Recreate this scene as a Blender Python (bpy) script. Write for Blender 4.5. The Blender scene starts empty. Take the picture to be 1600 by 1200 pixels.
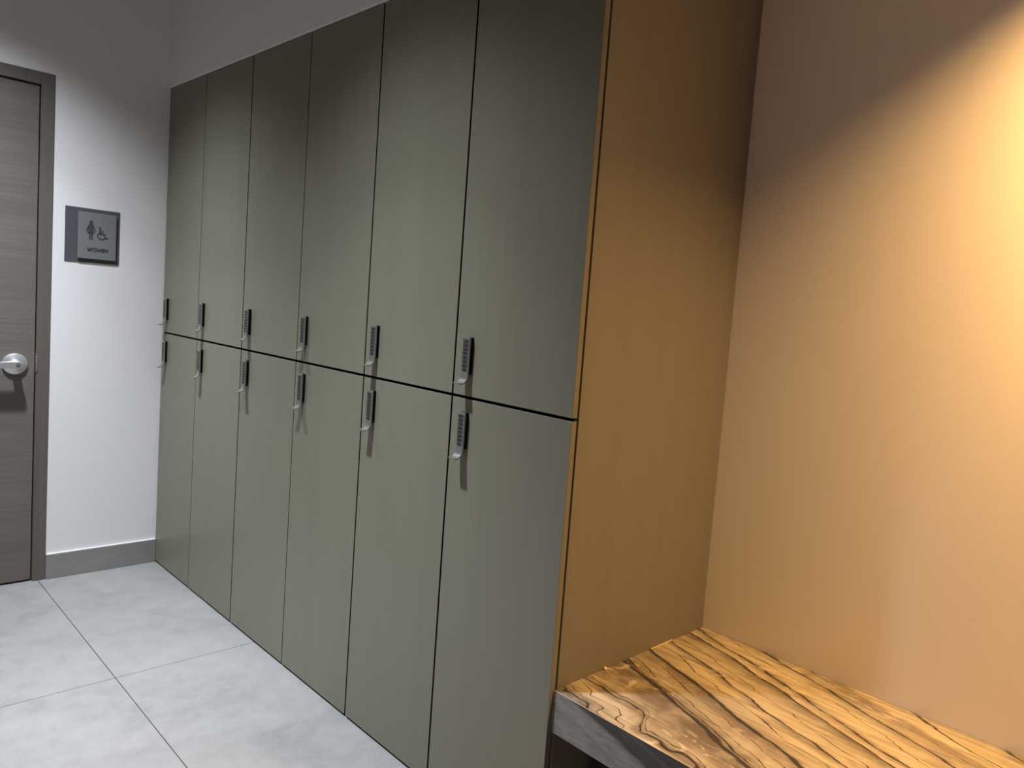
import bpy, bmesh, math, random
from mathutils import Vector, Matrix
random.seed(7)
scn = bpy.context.scene
C = scn.collection

# ------------------------------------------------------------------ helpers
def lin(r, g, b):
    f = lambda c: (c/255/12.92) if c/255 <= .04045 else ((c/255+.055)/1.055)**2.4
    return (f(r), f(g), f(b), 1)

def add_box(bm, x0, x1, y0, y1, z0, z1, bev=0.0, seg=2):
    vs = [bm.verts.new((x, y, z)) for x in (x0, x1) for y in (y0, y1) for z in (z0, z1)]
    q = [(0,1,3,2),(4,6,7,5),(0,4,5,1),(2,3,7,6),(0,2,6,4),(1,5,7,3)]
    fs = [bm.faces.new([vs[i] for i in f]) for f in q]
    if bev:
        es = list({e for f in fs for e in f.edges})
        bmesh.ops.bevel(bm, geom=es, offset=bev, segments=seg, profile=.5, affect='EDGES')

def add_prism(bm, pts, axis, a0, a1):
    """extrude a 2-D outline: axis 'x' -> pts are (y,z); axis 'y' -> (x,z)"""
    def mk(p, a): return (a, p[0], p[1]) if axis == 'x' else (p[0], a, p[1])
    A = [bm.verts.new(mk(p, a0)) for p in pts]
    B = [bm.verts.new(mk(p, a1)) for p in pts]
    n = len(pts)
    bm.faces.new(A); bm.faces.new(B[::-1])
    for i in range(n):
        j = (i+1) % n
        bm.faces.new((A[i], B[i], B[j], A[j]))

def add_lathe(bm, prof, axis, cen, n=40):
    """profile [(radius, distance along axis)]; axis 'x' or 'y'"""
    rings = []
    for r, d in prof:
        ring = []
        for k in range(n):
            a = 2*math.pi*k/n
            u, w = r*math.cos(a), r*math.sin(a)
            p = (cen[0]+d, cen[1]+u, cen[2]+w) if axis == 'x' else (cen[0]+u, cen[1]+d, cen[2]+w)
            ring.append(bm.verts.new(p))
        rings.append(ring)
    for a, b in zip(rings, rings[1:]):
        for k in range(n):
            j = (k+1) % n
            bm.faces.new((a[k], a[j], b[j], b[k]))
    bm.faces.new(rings[0]); bm.faces.new(rings[-1][::-1])

def mesh_of(name, bm, mat, smooth=False):
    bmesh.ops.recalc_face_normals(bm, faces=bm.faces)
    me = bpy.data.meshes.new(name)
    bm.to_mesh(me); bm.free()
    me.materials.append(mat)
    if smooth:
        for p in me.polygons: p.use_smooth = True
        try: me.set_sharp_from_angle(angle=math.radians(35))
        except Exception: pass
    return me

def link(name, me, parent=None, loc=(0,0,0)):
    o = bpy.data.objects.new(name, me); C.objects.link(o)
    o.location = loc
    if parent is not None: o.parent = parent
    return o

def obj(name, bm, mat, parent=None, loc=(0,0,0), smooth=False):
    return link(name, mesh_of(name, bm, mat, smooth), parent, loc)

def thing(name, label, cat, loc=(0,0,0), group=None):
    o = bpy.data.objects.new(name, None); C.objects.link(o)
    o.location = loc; o.empty_display_size = .05
    o['label'] = label; o['category'] = cat
    if group: o['group'] = group
    return o

def struct(name, bm, mat, parent=None, loc=(0,0,0), label=None):
    o = obj(name, bm, mat, parent, loc)
    o['kind'] = 'structure'
    if label: o['label'] = label
    return o

# ------------------------------------------------------------------ materials
class NT:
    def __init__(s, name):
        s.m = bpy.data.materials.new(name); s.m.use_nodes = True
        s.t = s.m.node_tree; s.b = s.t.nodes['Principled BSDF']
    def n(s, typ, **kw):
        nd = s.t.nodes.new(typ)
        for k, v in kw.items(): setattr(nd, k, v)
        return nd
    def l(s, a, b): s.t.links.new(a, b)
    def math(s, op, a, b=None, c=None):
        nd = s.n('ShaderNodeMath', operation=op)
        for i, v in enumerate((a, b, c)):
            if v is None: continue
            if isinstance(v, (int, float)): nd.inputs[i].default_value = v
            else: s.l(v, nd.inputs[i])
        return nd.outputs[0]
    def coords(s, scale=(1,1,1), rnd=False, rot=(0,0,0)):
        tc = s.n('ShaderNodeTexCoord'); src = tc.outputs['Object']
        if rnd:
            oi = s.n('ShaderNodeObjectInfo')
            va = s.n('ShaderNodeVectorMath', operation='MULTIPLY_ADD')
            cx = s.n('ShaderNodeCombineXYZ')
            for k in range(3): s.l(oi.outputs['Random'], cx.inputs[k])
            s.l(cx.outputs[0], va.inputs[0]); va.inputs[1].default_value = (13.7, 7.1, 5.3)
            s.l(src, va.inputs[2]); src = va.outputs[0]
        mp = s.n('ShaderNodeMapping'); mp.inputs['Scale'].default_value = scale
        mp.inputs['Rotation'].default_value = rot
        s.l(src, mp.inputs['Vector']); return mp.outputs[0]
    def noise(s, vec, scale=1, detail=3, rough=.5, dist=0):
        nd = s.n('ShaderNodeTexNoise'); s.l(vec, nd.inputs['Vector'])
        nd.inputs['Scale'].default_value = scale; nd.inputs['Detail'].default_value = detail
        nd.inputs['Roughness'].default_value = rough; nd.inputs['Distortion'].default_value = dist
        return nd.outputs['Fac']
    def ramp(s, fac, stops, interp='LINEAR'):
        nd = s.n('ShaderNodeValToRGB'); s.l(fac, nd.inputs[0])
        cr = nd.color_ramp; cr.interpolation = interp
        while len(cr.elements) < len(stops): cr.elements.new(.5)
        for e, (p, c) in zip(cr.elements, stops):
            e.position = p; e.color = c if len(c) == 4 else (*c, 1)
        return nd.outputs[0]
    def mix(s, fac, a, b, blend='MIX'):
        nd = s.n('ShaderNodeMix', data_type='RGBA', blend_type=blend)
        for sock, v in ((nd.inputs[0], fac), (nd.inputs[6], a), (nd.inputs[7], b)):
            if isinstance(v, (int, float)): sock.default_value = v
            elif isinstance(v, tuple): sock.default_value = v if len(v) == 4 else (*v, 1)
            else: s.l(v, sock)
        return nd.outputs[2]
    def fin(s, color=None, rough=.5, metal=0, bump=None, bstr=.1, bdist=.001, spec=.5):
        b = s.b
        if isinstance(color, tuple): b.inputs['Base Color'].default_value = color if len(color) == 4 else (*color, 1)
        elif color is not None: s.l(color, b.inputs['Base Color'])
        if isinstance(rough, (int, float)): b.inputs['Roughness'].default_value = rough
        else: s.l(rough, b.inputs['Roughness'])
        b.inputs['Metallic'].default_value = metal
        b.inputs['Specular IOR Level'].default_value = spec
        if bump is not None:
            bp = s.n('ShaderNodeBump'); bp.inputs['Strength'].default_value = bstr
            bp.inputs['Distance'].default_value = bdist
            s.l(bump, bp.inputs['Height']); s.l(bp.outputs[0], b.inputs['Normal'])
        return s.m

def mat_paint(name, col):
    t = NT(name); v = t.coords((1,1,1))
    n1 = t.noise(v, 220, 2, .6); n2 = t.noise(v, 1.5, 2)
    c = t.mix(n2, tuple(x*.97 for x in col), col)
    return t.fin(c, .62, 0, n1, .12, .0008, .3)

def mat_laminate(name, col, sc, dark=.86, light=1.1, rough=.42, rnd=True, band=None):
    """wood-look laminate: streaks stretched along the grain"""
    t = NT(name)
    fine = t.noise(t.coords(sc, rnd), 1, 4, .62)
    broad = t.noise(t.coords(tuple(s*(band or .09) for s in sc), rnd), 1, 3, .55)
    f = t.math('ADD', t.math('MULTIPLY', fine, .55), t.math('MULTIPLY', broad, .45))
    c = t.ramp(f, [(.3, tuple(x*dark for x in col)), (.5, col), (.7, tuple(x*light for x in col))])
    r = t.math('ADD', t.math('MULTIPLY', fine, .12), rough-.06)
    return t.fin(c, r, 0, fine, .06, .0006, .4)

def mat_flat(name, col, rough=.5, metal=0, grain=0.0):
    t = NT(name)
    if grain:
        f = t.noise(t.coords((900, 40, 40), True), 1, 2, .5)
        c = t.mix(f, tuple(x*(1-grain) for x in col), tuple(min(1, x*(1+grain)) for x in col))
        return t.fin(c, rough, metal, f, .03, .0002)
    n = t.noise(t.coords((60, 60, 60)), 1, 2)
    c = t.mix(n, tuple(x*.95 for x in col), col)
    return t.fin(c, rough, metal)

def mat_tile(name, col, grout=True):
    t = NT(name); v = t.coords()
    big = t.noise(v, 2.6, 5, .62, .4); mid = t.noise(v, 14, 5, .65, .3); fin = t.noise(v, 90, 4, .7)
    f = t.math('ADD', t.math('ADD', t.math('MULTIPLY', big, .45), t.math('MULTIPLY', mid, .33)), t.math('MULTIPLY', fin, .22))
    c = t.ramp(f, [(.36, tuple(x*.80 for x in col)), (.5, col), (.64, tuple(min(1, x*1.14) for x in col))])
    spk = t.noise(v, 60, 2, .5)
    c = t.mix(t.ramp(spk, [(.70, (0,0,0)), (.76, (.5,.5,.5))]), c, tuple(min(1, x*1.4) for x in col))
    bump = f
    if grout:
        sx = t.n('ShaderNodeSeparateXYZ'); s_ = t.n('ShaderNodeTexCoord'); t.l(s_.outputs['Object'], sx.inputs[0])
        def line(o, off, size, w):
            a = t.math('PINGPONG', t.math('SUBTRACT', o, off), size/2)      # 0 on the joint (and mid tile mirrored)
            b = t.math('SUBTRACT', t.math('MODULO', t.math('ADD', t.math('SUBTRACT', o, off), size*10.5), size), size/2)
            return t.math('LESS_THAN', t.math('ABSOLUTE', b), w/2)
        g = t.math('MAXIMUM', line(sx.outputs[0], GX, TILE, .0026), line(sx.outputs[1], GY, TILE, .0030))
        c = t.mix(g, c, (.045, .043, .04, 1))
        bump = t.math('SUBTRACT', f, g)
    r = t.math('ADD', t.math('MULTIPLY', mid, .15), .40)
    return t.fin(c, r, 0, bump, .08, .001, .4)

TILE, GX, GY = 1.2, 1.111, -.457

# stone bench: explicit vein positions along v = y + .33x + 1.25z (about the top edge), wobbling with noise
def mat_stone(name):
    t = NT(name)
    tc = t.n('ShaderNodeTexCoord'); sp = t.n('ShaderNodeSeparateXYZ'); t.l(tc.outputs['Object'], sp.inputs[0])
    X, Y, Z = sp.outputs
    v0 = t.math('ADD', t.math('ADD', t.math('ADD', Y, t.math('MULTIPLY', X, .33)), t.math('MULTIPLY', t.math('SUBTRACT', Z, BT), 1.2)), BY+.33*BX)
    # grain space: stretched along the vein direction (x,-.33x)
    wv = t.coords((2.6, 11, 11), rot=(0, 0, math.radians(18)))
    w1 = t.noise(wv, 1, 2, .5); 
    w2 = t.noise(t.coords((9, 30, 30), rot=(0, 0, math.radians(18))), 1, 3, .55)
    w3 = t.noise(t.coords((30, 30, 30)), 1, 4, .6)
    # swirls are stronger towards the front edge (small y), calm at the back
    sw = t.n('ShaderNodeMapRange'); t.l(v0, sw.inputs[0])
    sw.inputs[1].default_value = 1.02; sw.inputs[2].default_value = 1.14
    sw.inputs[3].default_value = 1.0; sw.inputs[4].default_value = 0.0
    s4 = t.noise(t.coords((7, 8, 8)), 1, 2, .5, .6)
    v = t.math('ADD', v0, t.math('MULTIPLY', t.math('SUBTRACT', w1, .5), .055))
    v = t.math('ADD', v, t.math('MULTIPLY', t.math('SUBTRACT', w2, .5), .022))
    v = t.math('ADD', v, t.math('MULTIPLY', t.math('SUBTRACT', w3, .5), .006))
    v = t.math('ADD', v, t.math('MULTIPLY', t.math('MULTIPLY', t.math('SUBTRACT', s4, .5), .16), sw.outputs[0]))
    LO, HI = .76, 1.95
    u = t.math('DIVIDE', t.math('SUBTRACT', v, LO), HI-LO)
    P = lambda a: (a-LO)/(HI-LO)
    tan = (.35, .295, .195); gold = (.46, .385, .245); brown = (.20, .158, .105); umber = (.115, .09, .062); pale = (.47, .405, .29)
    band = t.ramp(u, [(P(.80), (.19,.187,.172)), (P(.885), (.225,.215,.195)), (P(.925), (.12,.117,.11)), (P(.955), tan), (P(1.0), pale), (P(1.03), brown), (P(1.06), tan),
                      (P(1.10), brown), (P(1.145), umber), (P(1.17), brown), (P(1.20), tan), (P(1.235), brown), (P(1.262), umber),
                      (P(1.275), tan), (P(1.33), gold), (P(1.352), brown), (P(1.365), gold), (P(1.42), tan), (P(1.452), umber), (P(1.465), gold),
                      (P(1.49), brown), (P(1.505), gold), (P(1.55), gold), (P(1.586), brown), (P(1.60), tan), (P(1.65), brown),
                      (P(1.67), gold), (P(1.75), tan), (P(1.82), umber), (P(1.84), gold), (P(1.92), tan)])
    # fine striations along the grain
    st = t.noise(t.coords((3.5, 90, 90), rot=(0, 0, math.radians(18))), 1, 4, .65)
    band = t.mix(t.ramp(st, [(.44, (0,0,0)), (.68, (.5,.5,.5))]), band, umber)
    st2 = t.noise(t.coords((3.5, 46, 46), rot=(0, 0, math.radians(18))), 1, 3, .6, .4)
    band = t.mix(t.ramp(st2, [(.52, (0,0,0)), (.61, (.55,.55,.55)), (.65, (.05,.05,.05)), (.76, (.4,.4,.4))]), band, umber)
    cl = t.noise(t.coords((10, 16, 16), rot=(0, 0, math.radians(18))), 1, 3, .6)
    band = t.mix(t.ramp(cl, [(.48, (0,0,0)), (.72, (.5,.5,.5))]), band, pale)
    # dark veins: (centre, half width)
    tot = None
    wmod = t.noise(t.coords((6, 6, 6)), 1, 2, .5)
    for cpos, hw in VEINS:
        d = t.math('ABSOLUTE', t.math('SUBTRACT', v, cpos))
        wv_ = t.math('MULTIPLY', t.math('ADD', t.math('MULTIPLY', wmod, 2.0), -.15), hw)
        m = t.math('SUBTRACT', 1.0, t.math('SMOOTH_MIN', t.math('DIVIDE', d, t.math('MAXIMUM', wv_, .0004)), 1.0, .3))
        m = t.math('MULTIPLY', t.math('MAXIMUM', m, 0.0), 2.4)
        tot = m if tot is None else t.math('MAXIMUM', tot, m)
    tot = t.math('MINIMUM', tot, .95)
    c = t.mix(tot, band, (.030, .026, .022, 1))
    # thin pale healed cracks
    vor = t.n('ShaderNodeTexVoronoi', feature='DISTANCE_TO_EDGE')
    t.l(t.coords((5, 22, 22), rot=(0, 0, math.radians(18))), vor.inputs['Vector']); vor.inputs['Scale'].default_value = 1
    vd = t.math('ADD', vor.outputs[0], t.math('MULTIPLY', t.math('SUBTRACT', w3, .5), .35))
    ck = t.ramp(vd, [(0, (.32,.32,.32)), (.02, (0,0,0))])
    msk = t.ramp(t.noise(t.coords((6, 6, 6)), 1, 2, .5), [(.5, (0,0,0)), (.62, (1,1,1))])
    c = t.mix(t.math('MULTIPLY', ck, msk), c, (.78, .66, .47, 1))
    return t.fin(c, .33, 0, None, spec=.35)

# positions in bench object space (origin at the left front top corner x=2.692, y=.012, z=.4535)
OFF = .012 + .33*2.692
VEINS_W = [(.86, .003), (.932, .004), (.955, .0018), (.985, .0022), (1.033, .004), (1.052, .0016), (1.156, .0078), (1.168, .0024), (1.19, .0014), (1.262, .0080), (1.225, .0013), (1.31, .0016),
           (1.356, .0045), (1.40, .0014), (1.456, .0042), (1.489, .0034), (1.54, .0014), (1.586, .0042), (1.63, .0016), (1.70, .004), (1.78, .005)]
VEINS = VEINS_W

M = {}
M['wall'] = mat_paint('white_wall_paint', (.80, .79, .78))
M['alcove'] = mat_paint('alcove_wall_paint', (.78, .74, .69))
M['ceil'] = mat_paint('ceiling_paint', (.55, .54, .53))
M['far'] = mat_paint('taupe_wall_paint', (.36, .34, .33))
M['lam'] = mat_laminate('grey_green_laminate', (.184, .178, .128), (170, 170, 2.2), .93, 1.06)
M['panel'] = mat_laminate('panel_laminate', (.200, .186, .152), (170, 170, 2.2), .92, 1.06, rnd=False)
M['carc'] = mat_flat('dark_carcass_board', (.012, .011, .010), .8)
M['doorlam'] = mat_laminate('door_laminate_horizontal_grain', (.150, .128, .112), (2.2, 2.2, 130), .72, 1.22, .5, False, .07)
M['framelam'] = mat_laminate('frame_laminate_vertical_grain', (.128, .108, .092), (190, 190, 1.4), .80, 1.12, .5, False)
M['tile'] = mat_tile('grey_concrete_look_tile', (.25, .248, .238))
M['base'] = mat_tile('skirting_tile', (.25, .24, .225), False)
M['stone'] = None
M['steel'] = mat_flat('satin_steel', (.66, .66, .66), .34, .75)
M['lockmetal'] = mat_flat('brushed_nickel', (.36, .35, .32), .36, .8, .12)
M['black'] = mat_flat('black_plastic', (.003, .003, .003), .9)
M['black'].node_tree.nodes['Principled BSDF'].inputs['Specular IOR Level'].default_value = .1
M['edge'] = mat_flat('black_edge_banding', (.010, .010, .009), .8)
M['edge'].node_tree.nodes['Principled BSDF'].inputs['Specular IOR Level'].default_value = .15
M['key'] = mat_flat('black_key', (.010, .010, .010), .45)
M['mark'] = mat_flat('pale_key_print', (.50, .50, .48), .5)
M['signback'] = mat_flat('charcoal_sign_backing', (.085, .088, .098), .45)
M['signface'] = mat_flat('brushed_grey_sign_face', (.24, .25, .25), .42, .25)
M['signsym'] = mat_flat('dark_sign_symbol', (.055, .058, .06), .5)
M['dark'] = mat_flat('dark_gap', (.006, .005, .005), .9)
M['caulk_pale'] = mat_flat('pale_mitre_resin', (.55, .50, .42), .4)
M['caulk'] = mat_flat('dried_caulk', (.78, .60, .30), .5)
M['screw'] = mat_flat('key_cylinder_metal', (.42, .36, .34), .35, .8)

# ------------------------------------------------------------------ setting
XE, YF, HC = 4.8, -2.05, 2.75           # open end, opposite wall, ceiling
SO = -.008                              # drywall face above the lockers
Lx, DEP, HL, ZS = 2.691, .62, 2.2, 1.096
ALC = 2.46                              # alcove ceiling

bm = bmesh.new(); add_box(bm, -.15, XE, YF-.1, DEP+.1, -.08, 0); struct('floor', bm, M['tile'], label='light grey concrete-look floor tiles with thin dark joints')
bm = bmesh.new(); add_box(bm, -.15, XE, YF-.1, DEP+.1, HC, HC+.08); struct('ceiling', bm, M['ceil'])
# left wall with the door opening
fo, fi, ft, lt = -.431, -.478, 2.1375, 2.0874
DW = .90
o0, o1 = fi-DW-.05, fi+.0            # leaf span (y)
fb = o0-.047
bm = bmesh.new()
add_box(bm, -.12, 0, fo-.004, DEP, 0, HC)
add_box(bm, -.12, 0, YF, fb+.004, 0, HC)
add_box(bm, -.12, 0, fb+.004, fo-.004, ft-.004, HC)
struct('wall_left', bm, M['wall'], label='white painted wall with the restroom door and sign')
bm = bmesh.new(); add_box(bm, -.12, XE, DEP, DEP+.1, 0, HC); struct('wall_right', bm, M['alcove'], label='warmly lit painted wall behind the stone bench')
bm = bmesh.new(); add_box(bm, 0, Lx-.019, SO, DEP, HL+.003, HC); struct('wall_back', bm, M['wall'], label='white painted wall strip above the locker tops')
bm = bmesh.new(); add_box(bm, Lx-.019, XE, SO, DEP, ALC, HC); struct('trim_1', bm, M['wall'], label='dropped soffit over the bench alcove')
bm = bmesh.new(); add_box(bm, -.12, XE, YF-.1, YF, 0, HC); struct('wall_front', bm, M['far'])
bm = bmesh.new(); add_box(bm, 0.0005, .011, fo+.001, -.0005, 0, .1087, .0012, 1)
bb = struct('baseboard_left', bm, M['base'], label='grey tile skirting between door frame and lockers')
bm = bmesh.new(); add_box(bm, 0.0005, .0085, fo+.003, -.001, .1085, .1125, .001, 1); obj('lit_edge_strip', bm, M['wall'], bb)  # white strip that paints in the lit top edge of the skirting

# ------------------------------------------------------------------ door
d = bpy.data.objects.new('door_1', None); C.objects.link(d); d.location = (0, (o0+o1)/2, 0); d['kind'] = 'structure'
d['label'] = 'grey-brown wood-grain restroom door with a steel lever'
oy = d.location.y
bm = bmesh.new(); add_box(bm, -.050, -.006, o0+.004-oy, o1-.004-oy, .008, lt-.004, .001, 1)
leaf = obj('door_leaf', bm, M['doorlam'], d); leaf['label'] = 'door leaf with horizontal wood grain'
bm = bmesh.new()
for a, b in ((o1, fo), (fb, o0)): add_box(bm, -.11, .004, a-oy, b-oy, 0, ft, .0015, 1)
add_box(bm, -.11, .004, o0-oy, o1-oy, lt, ft, .0015, 1)
fr = obj('door_frame', bm, M['framelam'], d); fr['label'] = 'door frame with vertical wood grain'
bm = bmesh.new(); add_box(bm, -.105, -.055, o0-oy, o1-oy, 0, lt); obj('door_stop', bm, M['dark'], d)
bm = bmesh.new(); add_box(bm, -.030, .0065, o1-.0015-oy, o1+.0022-oy, .905, .985, .001, 1)
add_box(bm, .0035, .0065, o1-oy, o1+.006-oy, .915, .975, .001, 1); obj('strike_plate', bm, M['screw'], d)
# lever set
ry, rz = -.549-oy, .941
bm = bmesh.new()
add_lathe(bm, [(.0435, 0), (.0435, .006), (.0425, .0085), (.039, .0105), (.022, .0125), (.0165, .016), (.0145, .022), (.014, .046), (.0135, .05)], 'x', (-.006, ry, rz), 48)
rose = obj('door_handle', bm, M['steel'], d, smooth=True); rose['label'] = 'brushed steel lever handle on a round rose'
bm = bmesh.new()
out = []
for k in range(13):
    a = math.radians(90 - 180*k/12); out.append((ry+.002+.0155*math.cos(a), rz+.0155*math.sin(a)))
out += [(ry-.06, rz-.0125), (ry-.105, rz-.011)]
for k in range(1, 8):
    a = math.radians(270-180*k/8); out.append((ry-.105+.010*math.cos(a), rz-.001+.010*math.sin(a)))
out += [(ry-.06, rz+.0125)]
add_prism(bm, out, 'x', .036, .055)
bmesh.ops.bevel(bm, geom=[e for e in bm.edges if abs(e.verts[0].co.x-e.verts[1].co.x) < 1e-6], offset=.003, segments=3, affect='EDGES', profile=.6)
obj('lever', bm, M['steel'], rose, smooth=True)
bm = bmesh.new(); add_lathe(bm, [(.0075, 0), (.0075, .0008), (.0062, .0012)], 'x', (.0548, ry+.002, rz), 24); obj('keyhole_ring', bm, M['black'], rose)
bm = bmesh.new(); add_lathe(bm, [(.0055, 0), (.0055, .0014), (.0045, .0018)], 'x', (.0552, ry+.002, rz), 24); obj('key_cylinder', bm, M['screw'], rose)

# ------------------------------------------------------------------ restroom sign
sy, sz = -.28645, 1.50025
sg = thing('restroom_sign', 'square grey WOMEN restroom sign on the white wall beside the door', 'sign', (0, sy, sz))
hw, hh = .10115, .1156
bm = bmesh.new(); add_box(bm, .0003, .0030, -hw, hw, -hh, hh, .0006, 1); obj('back_plate', bm, M['signback'], sg)
f0, f1, g0, g1 = -.3425-sy, -.2003-sy, 1.4015-sz, 1.599-sz
bm = bmesh.new(); add_box(bm, .003, .0075, f0+.012, f1-.012, g0+.012, g1-.012); obj('spacer', bm, M['dark'], sg)
bm = bmesh.new(); add_box(bm, .0075, .0125, f0, f1, g0, g1, .0012, 2); face = obj('face_plate', bm, M['signface'], sg)
X0, X1 = .0124, .0139
def disc(cy, cz, r, n=20): return [(cy+r*math.cos(2*math.pi*k/n), cz+r*math.sin(2*math.pi*k/n)) for k in range(n)]
# woman pictogram, centred at y=-.296, z 1.485..1.565
wy, wz = -.2962-sy, 1.485-sz
bm = bmesh.new()
add_prism(bm, disc(wy, wz+.0725, .0075), 'x', X0, X1)
add_prism(bm, [(wy-.0075, wz+.063), (wy+.0075, wz+.063), (wy+.0085, wz+.046), (wy+.0135, wz+.026), (wy-.0135, wz+.026), (wy-.0085, wz+.046)], 'x', X0, X1)
for s in (-1, 1):
    add_prism(bm, [(wy+s*.0072, wz+.0628), (wy+s*.0105, wz+.061), (wy+s*.0185, wz+.036), (wy+s*.0155, wz+.0335), (wy+s*.0085, wz+.051)][::s], 'x', X0, X1)
    add_prism(bm, [(wy+s*.0012, wz+.0265), (wy+s*.0068, wz+.0265), (wy+s*.0064, wz), (wy+s*.0016, wz)][::s], 'x', X0, X1)
obj('woman_symbol', bm, M['signsym'], face)
# wheelchair pictogram
cy_, cz_ = -.2552-sy, 1.5035-sz
bm = bmesh.new()
add_prism(bm, disc(cy_-.0072, cz_+.0345, .0045, 16), 'x', X0, X1)
def bar(p, q, w):
    dx, dz = q[0]-p[0], q[1]-p[1]; L = math.hypot(dx, dz); nx, nz = -dz/L*w/2, dx/L*w/2
    add_prism(bm, [(p[0]+nx, p[1]+nz), (q[0]+nx, q[1]+nz), (q[0]-nx, q[1]-nz), (p[0]-nx, p[1]-nz)], 'x', X0, X1)
bar((cy_-.0072, cz_+.030), (cy_-.0058, cz_+.008), .0055)
bar((cy_-.006, cz_+.0195), (cy_+.006, cz_+.0185), .0036)
bar((cy_-.0072, cz_+.009), (cy_+.0095, cz_+.009), .0052)
bar((cy_+.0085, cz_+.010), (cy_+.0165, cz_-.0095), .0050)
bar((cy_+.0155, cz_-.0085), (cy_+.0222, cz_-.0060), .0040)
arc = []
for k in range(19):
    a = math.radians(118+k*222/18)
    arc.append((a, 1))
R0, R1 = .0165, .0125
pts = [(cy_-.001+R0*math.cos(a), cz_+.0005+R0*math.sin(a)) for a, _ in arc]
pin = [(cy_-.001+R1*math.cos(a), cz_+.0005+R1*math.sin(a)) for a, _ in arc]
for i in range(len(pts)-1):
    add_prism(bm, [pts[i], pts[i+1], pin[i+1], pin[i]], 'x', X0, X1)
obj('wheelchair_symbol', bm, M['signsym'], face)
# WOMEN lettering (cap height 15 mm, strokes drawn by hand)
bm = bmesh.new()
ty, tz, ch, st = -.3095-sy, 1.4350-sz, .0150, .0029
def at(x, z): return (ty+x, tz+z*ch)
def stroke(a, b, w=st): bar(at(*a), at(*b), w)
h = st/2/ch
x = 0
stroke((.0013, 1), (.0055, 0)); stroke((.0055, 0), (.0092, .95)); stroke((.0092, .95), (.0129, 0)); stroke((.0129, 0), (.0171, 1)); x = .0192
ring = [(math.cos(2*math.pi*k/24), math.sin(2*math.pi*k/24)) for k in range(24)]
oc = at(x+.0075, .5)
for k in range(24):
    a, b = ring[k], ring[(k+1) % 24]
    add_prism(bm, [(oc[0]+.0079*a[0], oc[1]+.0079*a[1]), (oc[0]+.0079*b[0], oc[1]+.0079*b[1]), (oc[0]+.005*b[0], oc[1]+.005*b[1]), (oc[0]+.005*a[0], oc[1]+.005*a[1])], 'x', X0, X1)
x = .0365
stroke((x+.0014, 0), (x+.0014, 1)); stroke((x+.0014, .93), (x+.0082, .12)); stroke((x+.0082, .12), (x+.0150, .93)); stroke((x+.0150, 0), (x+.0150, 1)); x = .0555
stroke((x+.0014, 0), (x+.0014, 1))
for zz in (h, .5, 1-h): stroke((x+.0014, zz), (x+.0085, zz))
x = .0662
stroke((x+.0014, 0), (x+.0014, 1)); stroke((x+.0014, 1-h), (x+.0106, h), st*1.1); stroke((x+.0106, 0), (x+.0106, 1))
obj('lettering', bm, M['signsym'], face)

# ------------------------------------------------------------------ lockers
seams = [0.003, .4332, .8901, 1.3453, 1.7937, 2.2440, Lx]
cache = {}
def cached(key, build, mat, smooth=False):
    if key not in cache: cache[key] = mesh_of(key, build(), mat, smooth)
    return cache[key]
def box_bm(*a, **k):
    b = bmesh.new(); add_box(b, *a, **k); return b
# keypad lock, local frame: x from its left edge, y=0 on the door, z=0 at the body bottom
LW, LH, PB, PT = .030, .0965, .0088, .0143
def base_bm(): return box_bm(.0008, LW-.0006, -PB, 0, 0, LH-.0005, bev=.0012)
def plate_bm(): return box_bm(0, LW, -PT, -PB, -.004, LH, bev=.0014)
def pull_bm():
    b = bmesh.new()
    prof_o, prof_i = [], []
    R = .0225; th = .0028
    cyy, czz = -PT-.0225+.0035, -.003        # arc centre in front of the plate
    n = 12
    for k in range(n+1):
        a = math.radians(0 - 92*k/n)
        ca, sa = math.cos(a), math.sin(a)
        prof_o.append((cyy+R*ca, czz+R*sa)); prof_i.append((cyy+(R-th)*ca, czz+(R-th)*sa))
    def rowv(pr):
        return [[b.verts.new((x_, p[0], p[1])) for p in pr] for x_ in (.0004, LW-.0004)]
    O, I = rowv(prof_o), rowv(prof_i)
    for k in range(n):
        b.faces.new((O[0][k], O[0][k+1], O[1][k+1], O[1][k])); b.faces.new((I[0][k], I[1][k], I[1][k+1], I[0][k+1]))
        for s in (0, 1): b.faces.new((O[s][k], I[s][k], I[s][k+1], O[s][k+1]))
    for k in (0, n): b.faces.new((O[0][k], O[1][k], I[1][k], I[0][k]))
    # rolled lip at the tip
    tip = prof_o[-1]
    add_box(b, .0004, LW-.0004, tip[0]-.0022, tip[0]+.001, tip[1]-.0002, tip[1]+.0042, .0010, 2)
    return b
def key_bm(w): return lambda: box_bm(-w/2, w/2, -.0011, .0002, -.0041, .0041, bev=.0005)
def mark_bm(w): return lambda: box_bm(-w/2, w/2, -.0014, -.0010, -.0017, .0017)

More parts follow.
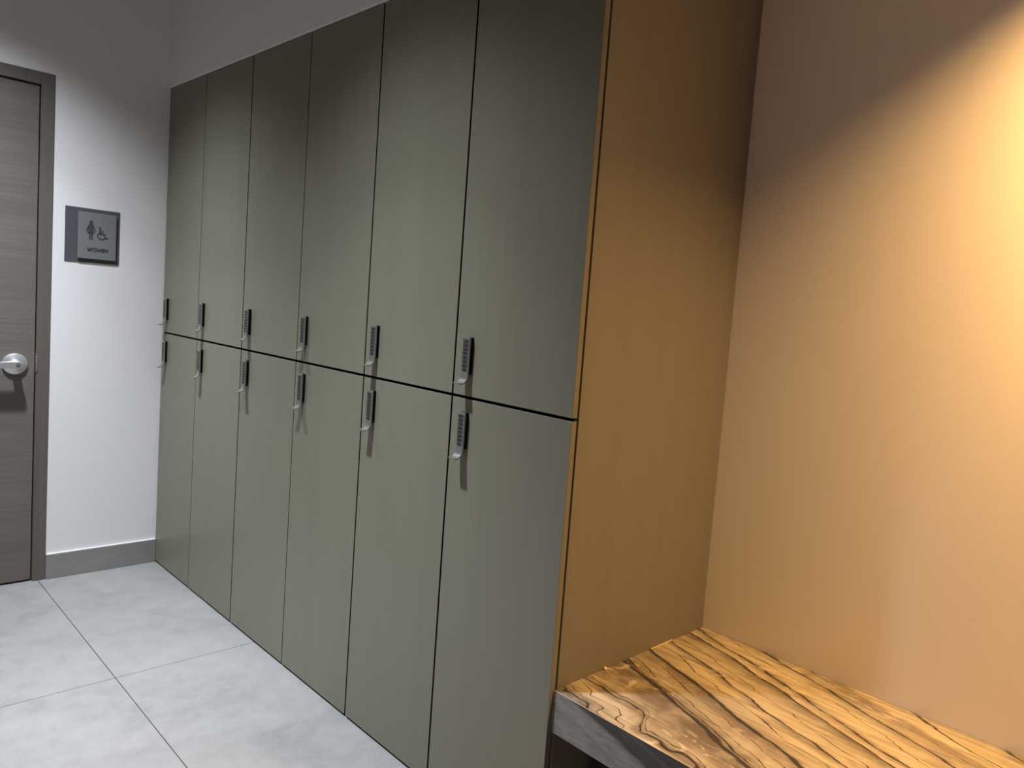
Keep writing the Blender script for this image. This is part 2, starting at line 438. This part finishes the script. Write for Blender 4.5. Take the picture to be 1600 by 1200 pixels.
ords = ['next to the stone bench', 'second from the stone bench', 'third from the stone bench',
        'third from the white restroom wall', 'second from the white restroom wall', 'hard against the white restroom wall']
def make_locker(col, tier):
    xa, xb = seams[col], seams[col+1]
    gap = .0066 if col+1 in (2, 4, 5) else .0044
    x0 = xa + (.002 if col == 0 else .0002)
    x1 = xb - (gap if col < 5 else 0)
    z0, z1 = (ZS+.0040, HL-.0015) if tier else (.0075, ZS-.0035)
    w, hgt = x1-x0, z1-z0
    lab = ('upper' if tier else 'lower') + ' tall grey laminate locker with keypad pull, ' + ords[5-col]
    root = thing('locker', lab, 'locker', (x0, 0, z0), 'grey keypad lockers, upper row' if tier else 'grey keypad lockers, lower row')
    link('carcass', cached(f'carcass_{col}_{tier}', lambda: box_bm(.0, w-(0.0195 if col == 5 else 0), .0225, DEP-.004, .0, hgt, bev=0), M['carc']), root)
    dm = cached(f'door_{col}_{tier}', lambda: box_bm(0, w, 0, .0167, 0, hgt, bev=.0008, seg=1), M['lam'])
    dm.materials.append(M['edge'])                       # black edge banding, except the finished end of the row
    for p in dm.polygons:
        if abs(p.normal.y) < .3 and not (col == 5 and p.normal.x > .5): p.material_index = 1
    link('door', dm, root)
    lz = (1.1575 if tier else .9620)-z0
    lx = xa+.0442-x0
    body = link('keypad_lock', cached('lock_base', base_bm, M['black']), root, (lx, 0, lz))
    link('face_plate', cached('lock_plate', plate_bm, M['lockmetal']), body)
    link('pull_handle', cached('lock_pull', pull_bm, M['lockmetal'], True), body)
    pitch = .0105
    for r in range(7):
        for c_ in range(2):
            kz = LH-.0113-r*pitch; kx = .0098+c_*.0104
            k = link('key', cached('key', key_bm(.0092), M['keymat']), body, (kx, -PT, kz))
    link('key', cached('key_wide', key_bm(.0160), M['keymat']), body, (.0150, -PT, LH-.0113-7*pitch))
    return root

# black keys with a pale print in the middle of each (one material, object-space print)
def mat_key():
    t = NT('black_key_pale_print')
    tc = t.n('ShaderNodeTexCoord'); sp = t.n('ShaderNodeSeparateXYZ'); t.l(tc.outputs['Object'], sp.inputs[0])
    dx = t.math('ABSOLUTE', t.math('ADD', sp.outputs[0], -.0002)); dz = t.math('ABSOLUTE', t.math('ADD', sp.outputs[2], .0002))
    m = t.math('MULTIPLY', t.math('LESS_THAN', dx, .0013), t.math('LESS_THAN', dz, .0019))
    c = t.mix(m, (.008, .008, .008, 1), (.13, .13, .12, 1))
    return t.fin(c, .5)
M['keymat'] = mat_key()
for col in range(6):
    for tier in (1, 0): make_locker(col, tier)

# end panel of the locker row
sp_ = thing('end_panel', 'tall wood-grain end panel closing the locker row beside the bench', 'panel', (Lx-.018, .0225, 0))
bm = bmesh.new(); add_box(bm, 0, .018, 0, DEP-.0225-.0005, .0005, ALC-.002, .0008, 1)
obj('panel_board', bm, M['panel'], sp_)

# ------------------------------------------------------------------ bench
BX, BY, BZ, BT = Lx+.0012, .0118, .4535, .1005
M['stone'] = None
bn = thing('stone_bench', 'floating brown veined stone bench in the warm alcove', 'bench', (BX, BY, BZ-BT))
BL, BD, MT = XE-BX-.02, DEP-BY-.001, .02
M['stone'] = mat_stone('brown_veined_quartzite')
def mat_apron(name):
    """mitred front strip: grey stone, the grain running down to the right, charcoal above the long dark vein"""
    t = NT(name); tc = t.n('ShaderNodeTexCoord'); sp = t.n('ShaderNodeSeparateXYZ'); t.l(tc.outputs['Object'], sp.inputs[0])
    w = t.math('ADD', sp.outputs[2], t.math('MULTIPLY', sp.outputs[0], .26))
    rot = (0, math.radians(14.6), 0)
    n1 = t.noise(t.coords((4, 4, 26), rot=rot), 1, 3, .55); n2 = t.noise(t.coords((22, 22, 160), rot=rot), 1, 4, .6)
    w = t.math('ADD', w, t.math('MULTIPLY', t.math('SUBTRACT', n1, .5), .030))
    g = lambda x: (x, x*.975, x*.91)
    c = t.ramp(t.math('DIVIDE', w, .62), [(q/.62, g(x)) for q, x in ((0, .21), (.04, .27), (.07, .22), (.085, .28), (.112, .26), (.119, .14), (.123, .045), (.150, .055), (.158, .10),
               (.166, .05), (.20, .06), (.215, .16), (.24, .12), (.27, .22), (.30, .07), (.32, .20), (.38, .25), (.40, .08), (.43, .22), (.50, .26), (.53, .1), (.58, .24))])
    c = t.mix(t.ramp(n2, [(.42, (0,0,0)), (.70, (.6,.6,.6))]), c, (.09, .088, .082, 1))
    return t.fin(c, .36, spec=.35)
bm = bmesh.new(); add_prism(bm, [(0, BT), (BD, BT), (BD, BT-MT), (MT, BT-MT)], 'x', 0, BL)
slab = obj('slab', bm, M['stone'], bn); slab['label'] = 'polished brown slab with dark veins'
bm = bmesh.new(); add_prism(bm, [(0, BT-.0004), (MT-.0004, BT-MT), (MT-.0004, 0), (0, 0)], 'x', 0, BL)
ap = obj('front_apron', bm, mat_apron('grey_veined_quartzite'), bn); ap['label'] = 'grey veined front edge of the bench'
bm = bmesh.new(); add_box(bm, 0, BL, .0005, .0016, BT-.0009, BT+.0002, .0003, 1)
obj('mitre_joint', bm, M['caulk_pale'], bn)
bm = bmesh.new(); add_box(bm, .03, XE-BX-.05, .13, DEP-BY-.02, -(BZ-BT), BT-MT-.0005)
obj('hidden_plinth', bm, M['carc'], bn)  # unseen block added to support the bench and darken the space below
bm = bmesh.new()
bmesh.ops.create_icosphere(bm, subdivisions=2, radius=.0052, matrix=Matrix.Translation((.004, .187-BY, BT+.003)))
obj('caulk_blob', bm, M['caulk'], bn, smooth=True)
bm = bmesh.new()
add_box(bm, -.0005, .0016, .375-BY, .47-BY, BT-.0005, BT+.0022, .0006, 1)
obj('caulk_bead', bm, M['caulk'], bn)

# ------------------------------------------------------------------ lights
def downlight(name, loc, energy, col, curve, radius):
    """recessed lamp with a photometric curve: relative intensity against the angle off its axis"""
    l = bpy.data.lights.new(name, 'SPOT'); l.energy = energy; l.color = col
    l.spot_size = math.radians(min(175, 2*curve[-1][0]+6)); l.spot_blend = .1; l.shadow_soft_size = radius
    l.use_nodes = True; t = l.node_tree
    em = t.nodes['Emission']
    tc = t.nodes.new('ShaderNodeTexCoord'); sp = t.nodes.new('ShaderNodeSeparateXYZ'); t.links.new(tc.outputs['Normal'], sp.inputs[0])
    ab = t.nodes.new('ShaderNodeMath'); ab.operation = 'ABSOLUTE'; t.links.new(sp.outputs[2], ab.inputs[0])
    ac = t.nodes.new('ShaderNodeMath'); ac.operation = 'ARCCOSINE'; t.links.new(ab.outputs[0], ac.inputs[0])
    dv = t.nodes.new('ShaderNodeMath'); dv.operation = 'DIVIDE'; t.links.new(ac.outputs[0], dv.inputs[0]); dv.inputs[1].default_value = math.pi/2
    rp = t.nodes.new('ShaderNodeValToRGB'); t.links.new(dv.outputs[0], rp.inputs[0]); cr = rp.color_ramp
    while len(cr.elements) < len(curve): cr.elements.new(.5)
    for e, (d_, v_) in zip(cr.elements, curve): e.position = d_/90; e.color = (v_, v_, v_, 1)
    t.links.new(rp.outputs[0], em.inputs['Strength'])
    o = bpy.data.objects.new(name, l); C.objects.link(o); o.location = loc
    return o
COOL = (.88, .935, 1.04)
CURVE = [(0, 1), (15, .97), (22, .76), (30, .40), (38, .155), (45, .06), (50, .015), (54, 0)]
WCURVE = [(0, 1), (12, .97), (20, .84), (30, .54), (40, .31), (47, .17), (52, .07), (57, 0)]
downlight('ceiling_downlight', (.62, -.80, 2.72), 410, COOL, CURVE, .045)
downlight('ceiling_downlight', (2.00, -.80, 2.72), 410, COOL, CURVE, .045)
downlight('alcove_downlight', (3.78, .33, 2.44), 375, (1.0, .56, .20), WCURVE, .03)
w = bpy.data.worlds.new('daylight'); scn.world = w; w.use_nodes = True
w.node_tree.nodes['Background'].inputs[0].default_value = (.62, .76, 1, 1)
w.node_tree.nodes['Background'].inputs[1].default_value = .06

# ------------------------------------------------------------------ camera (solved from the photograph's vanishing lines)
cam = bpy.data.cameras.new('camera'); co = bpy.data.objects.new('camera', cam); C.objects.link(co)
R = Vector((0.73161697, 0.67668317, 0.08268312)); U = Vector((-0.11823948, 0.0065092, 0.99296377)); F = Vector((-0.67138367, 0.73624556, -0.08477291))
m = Matrix((R, U, -F)).transposed().to_4x4(); m.translation = Vector((3.87376479, -1.22274415, 1.33359234))
co.matrix_world = m
cam.sensor_fit = 'HORIZONTAL'; cam.sensor_width = 36
cam.lens = 36*1181.6276813/1600
cam.shift_x = -133.4/1600; cam.shift_y = -4.0/1600
cam.clip_start = .02
scn.camera = co
vs = scn.view_settings
vs.view_transform = 'Standard'; vs.look = 'None'; vs.exposure = 0.0; vs.gamma = 1; vs.use_curve_mapping = False
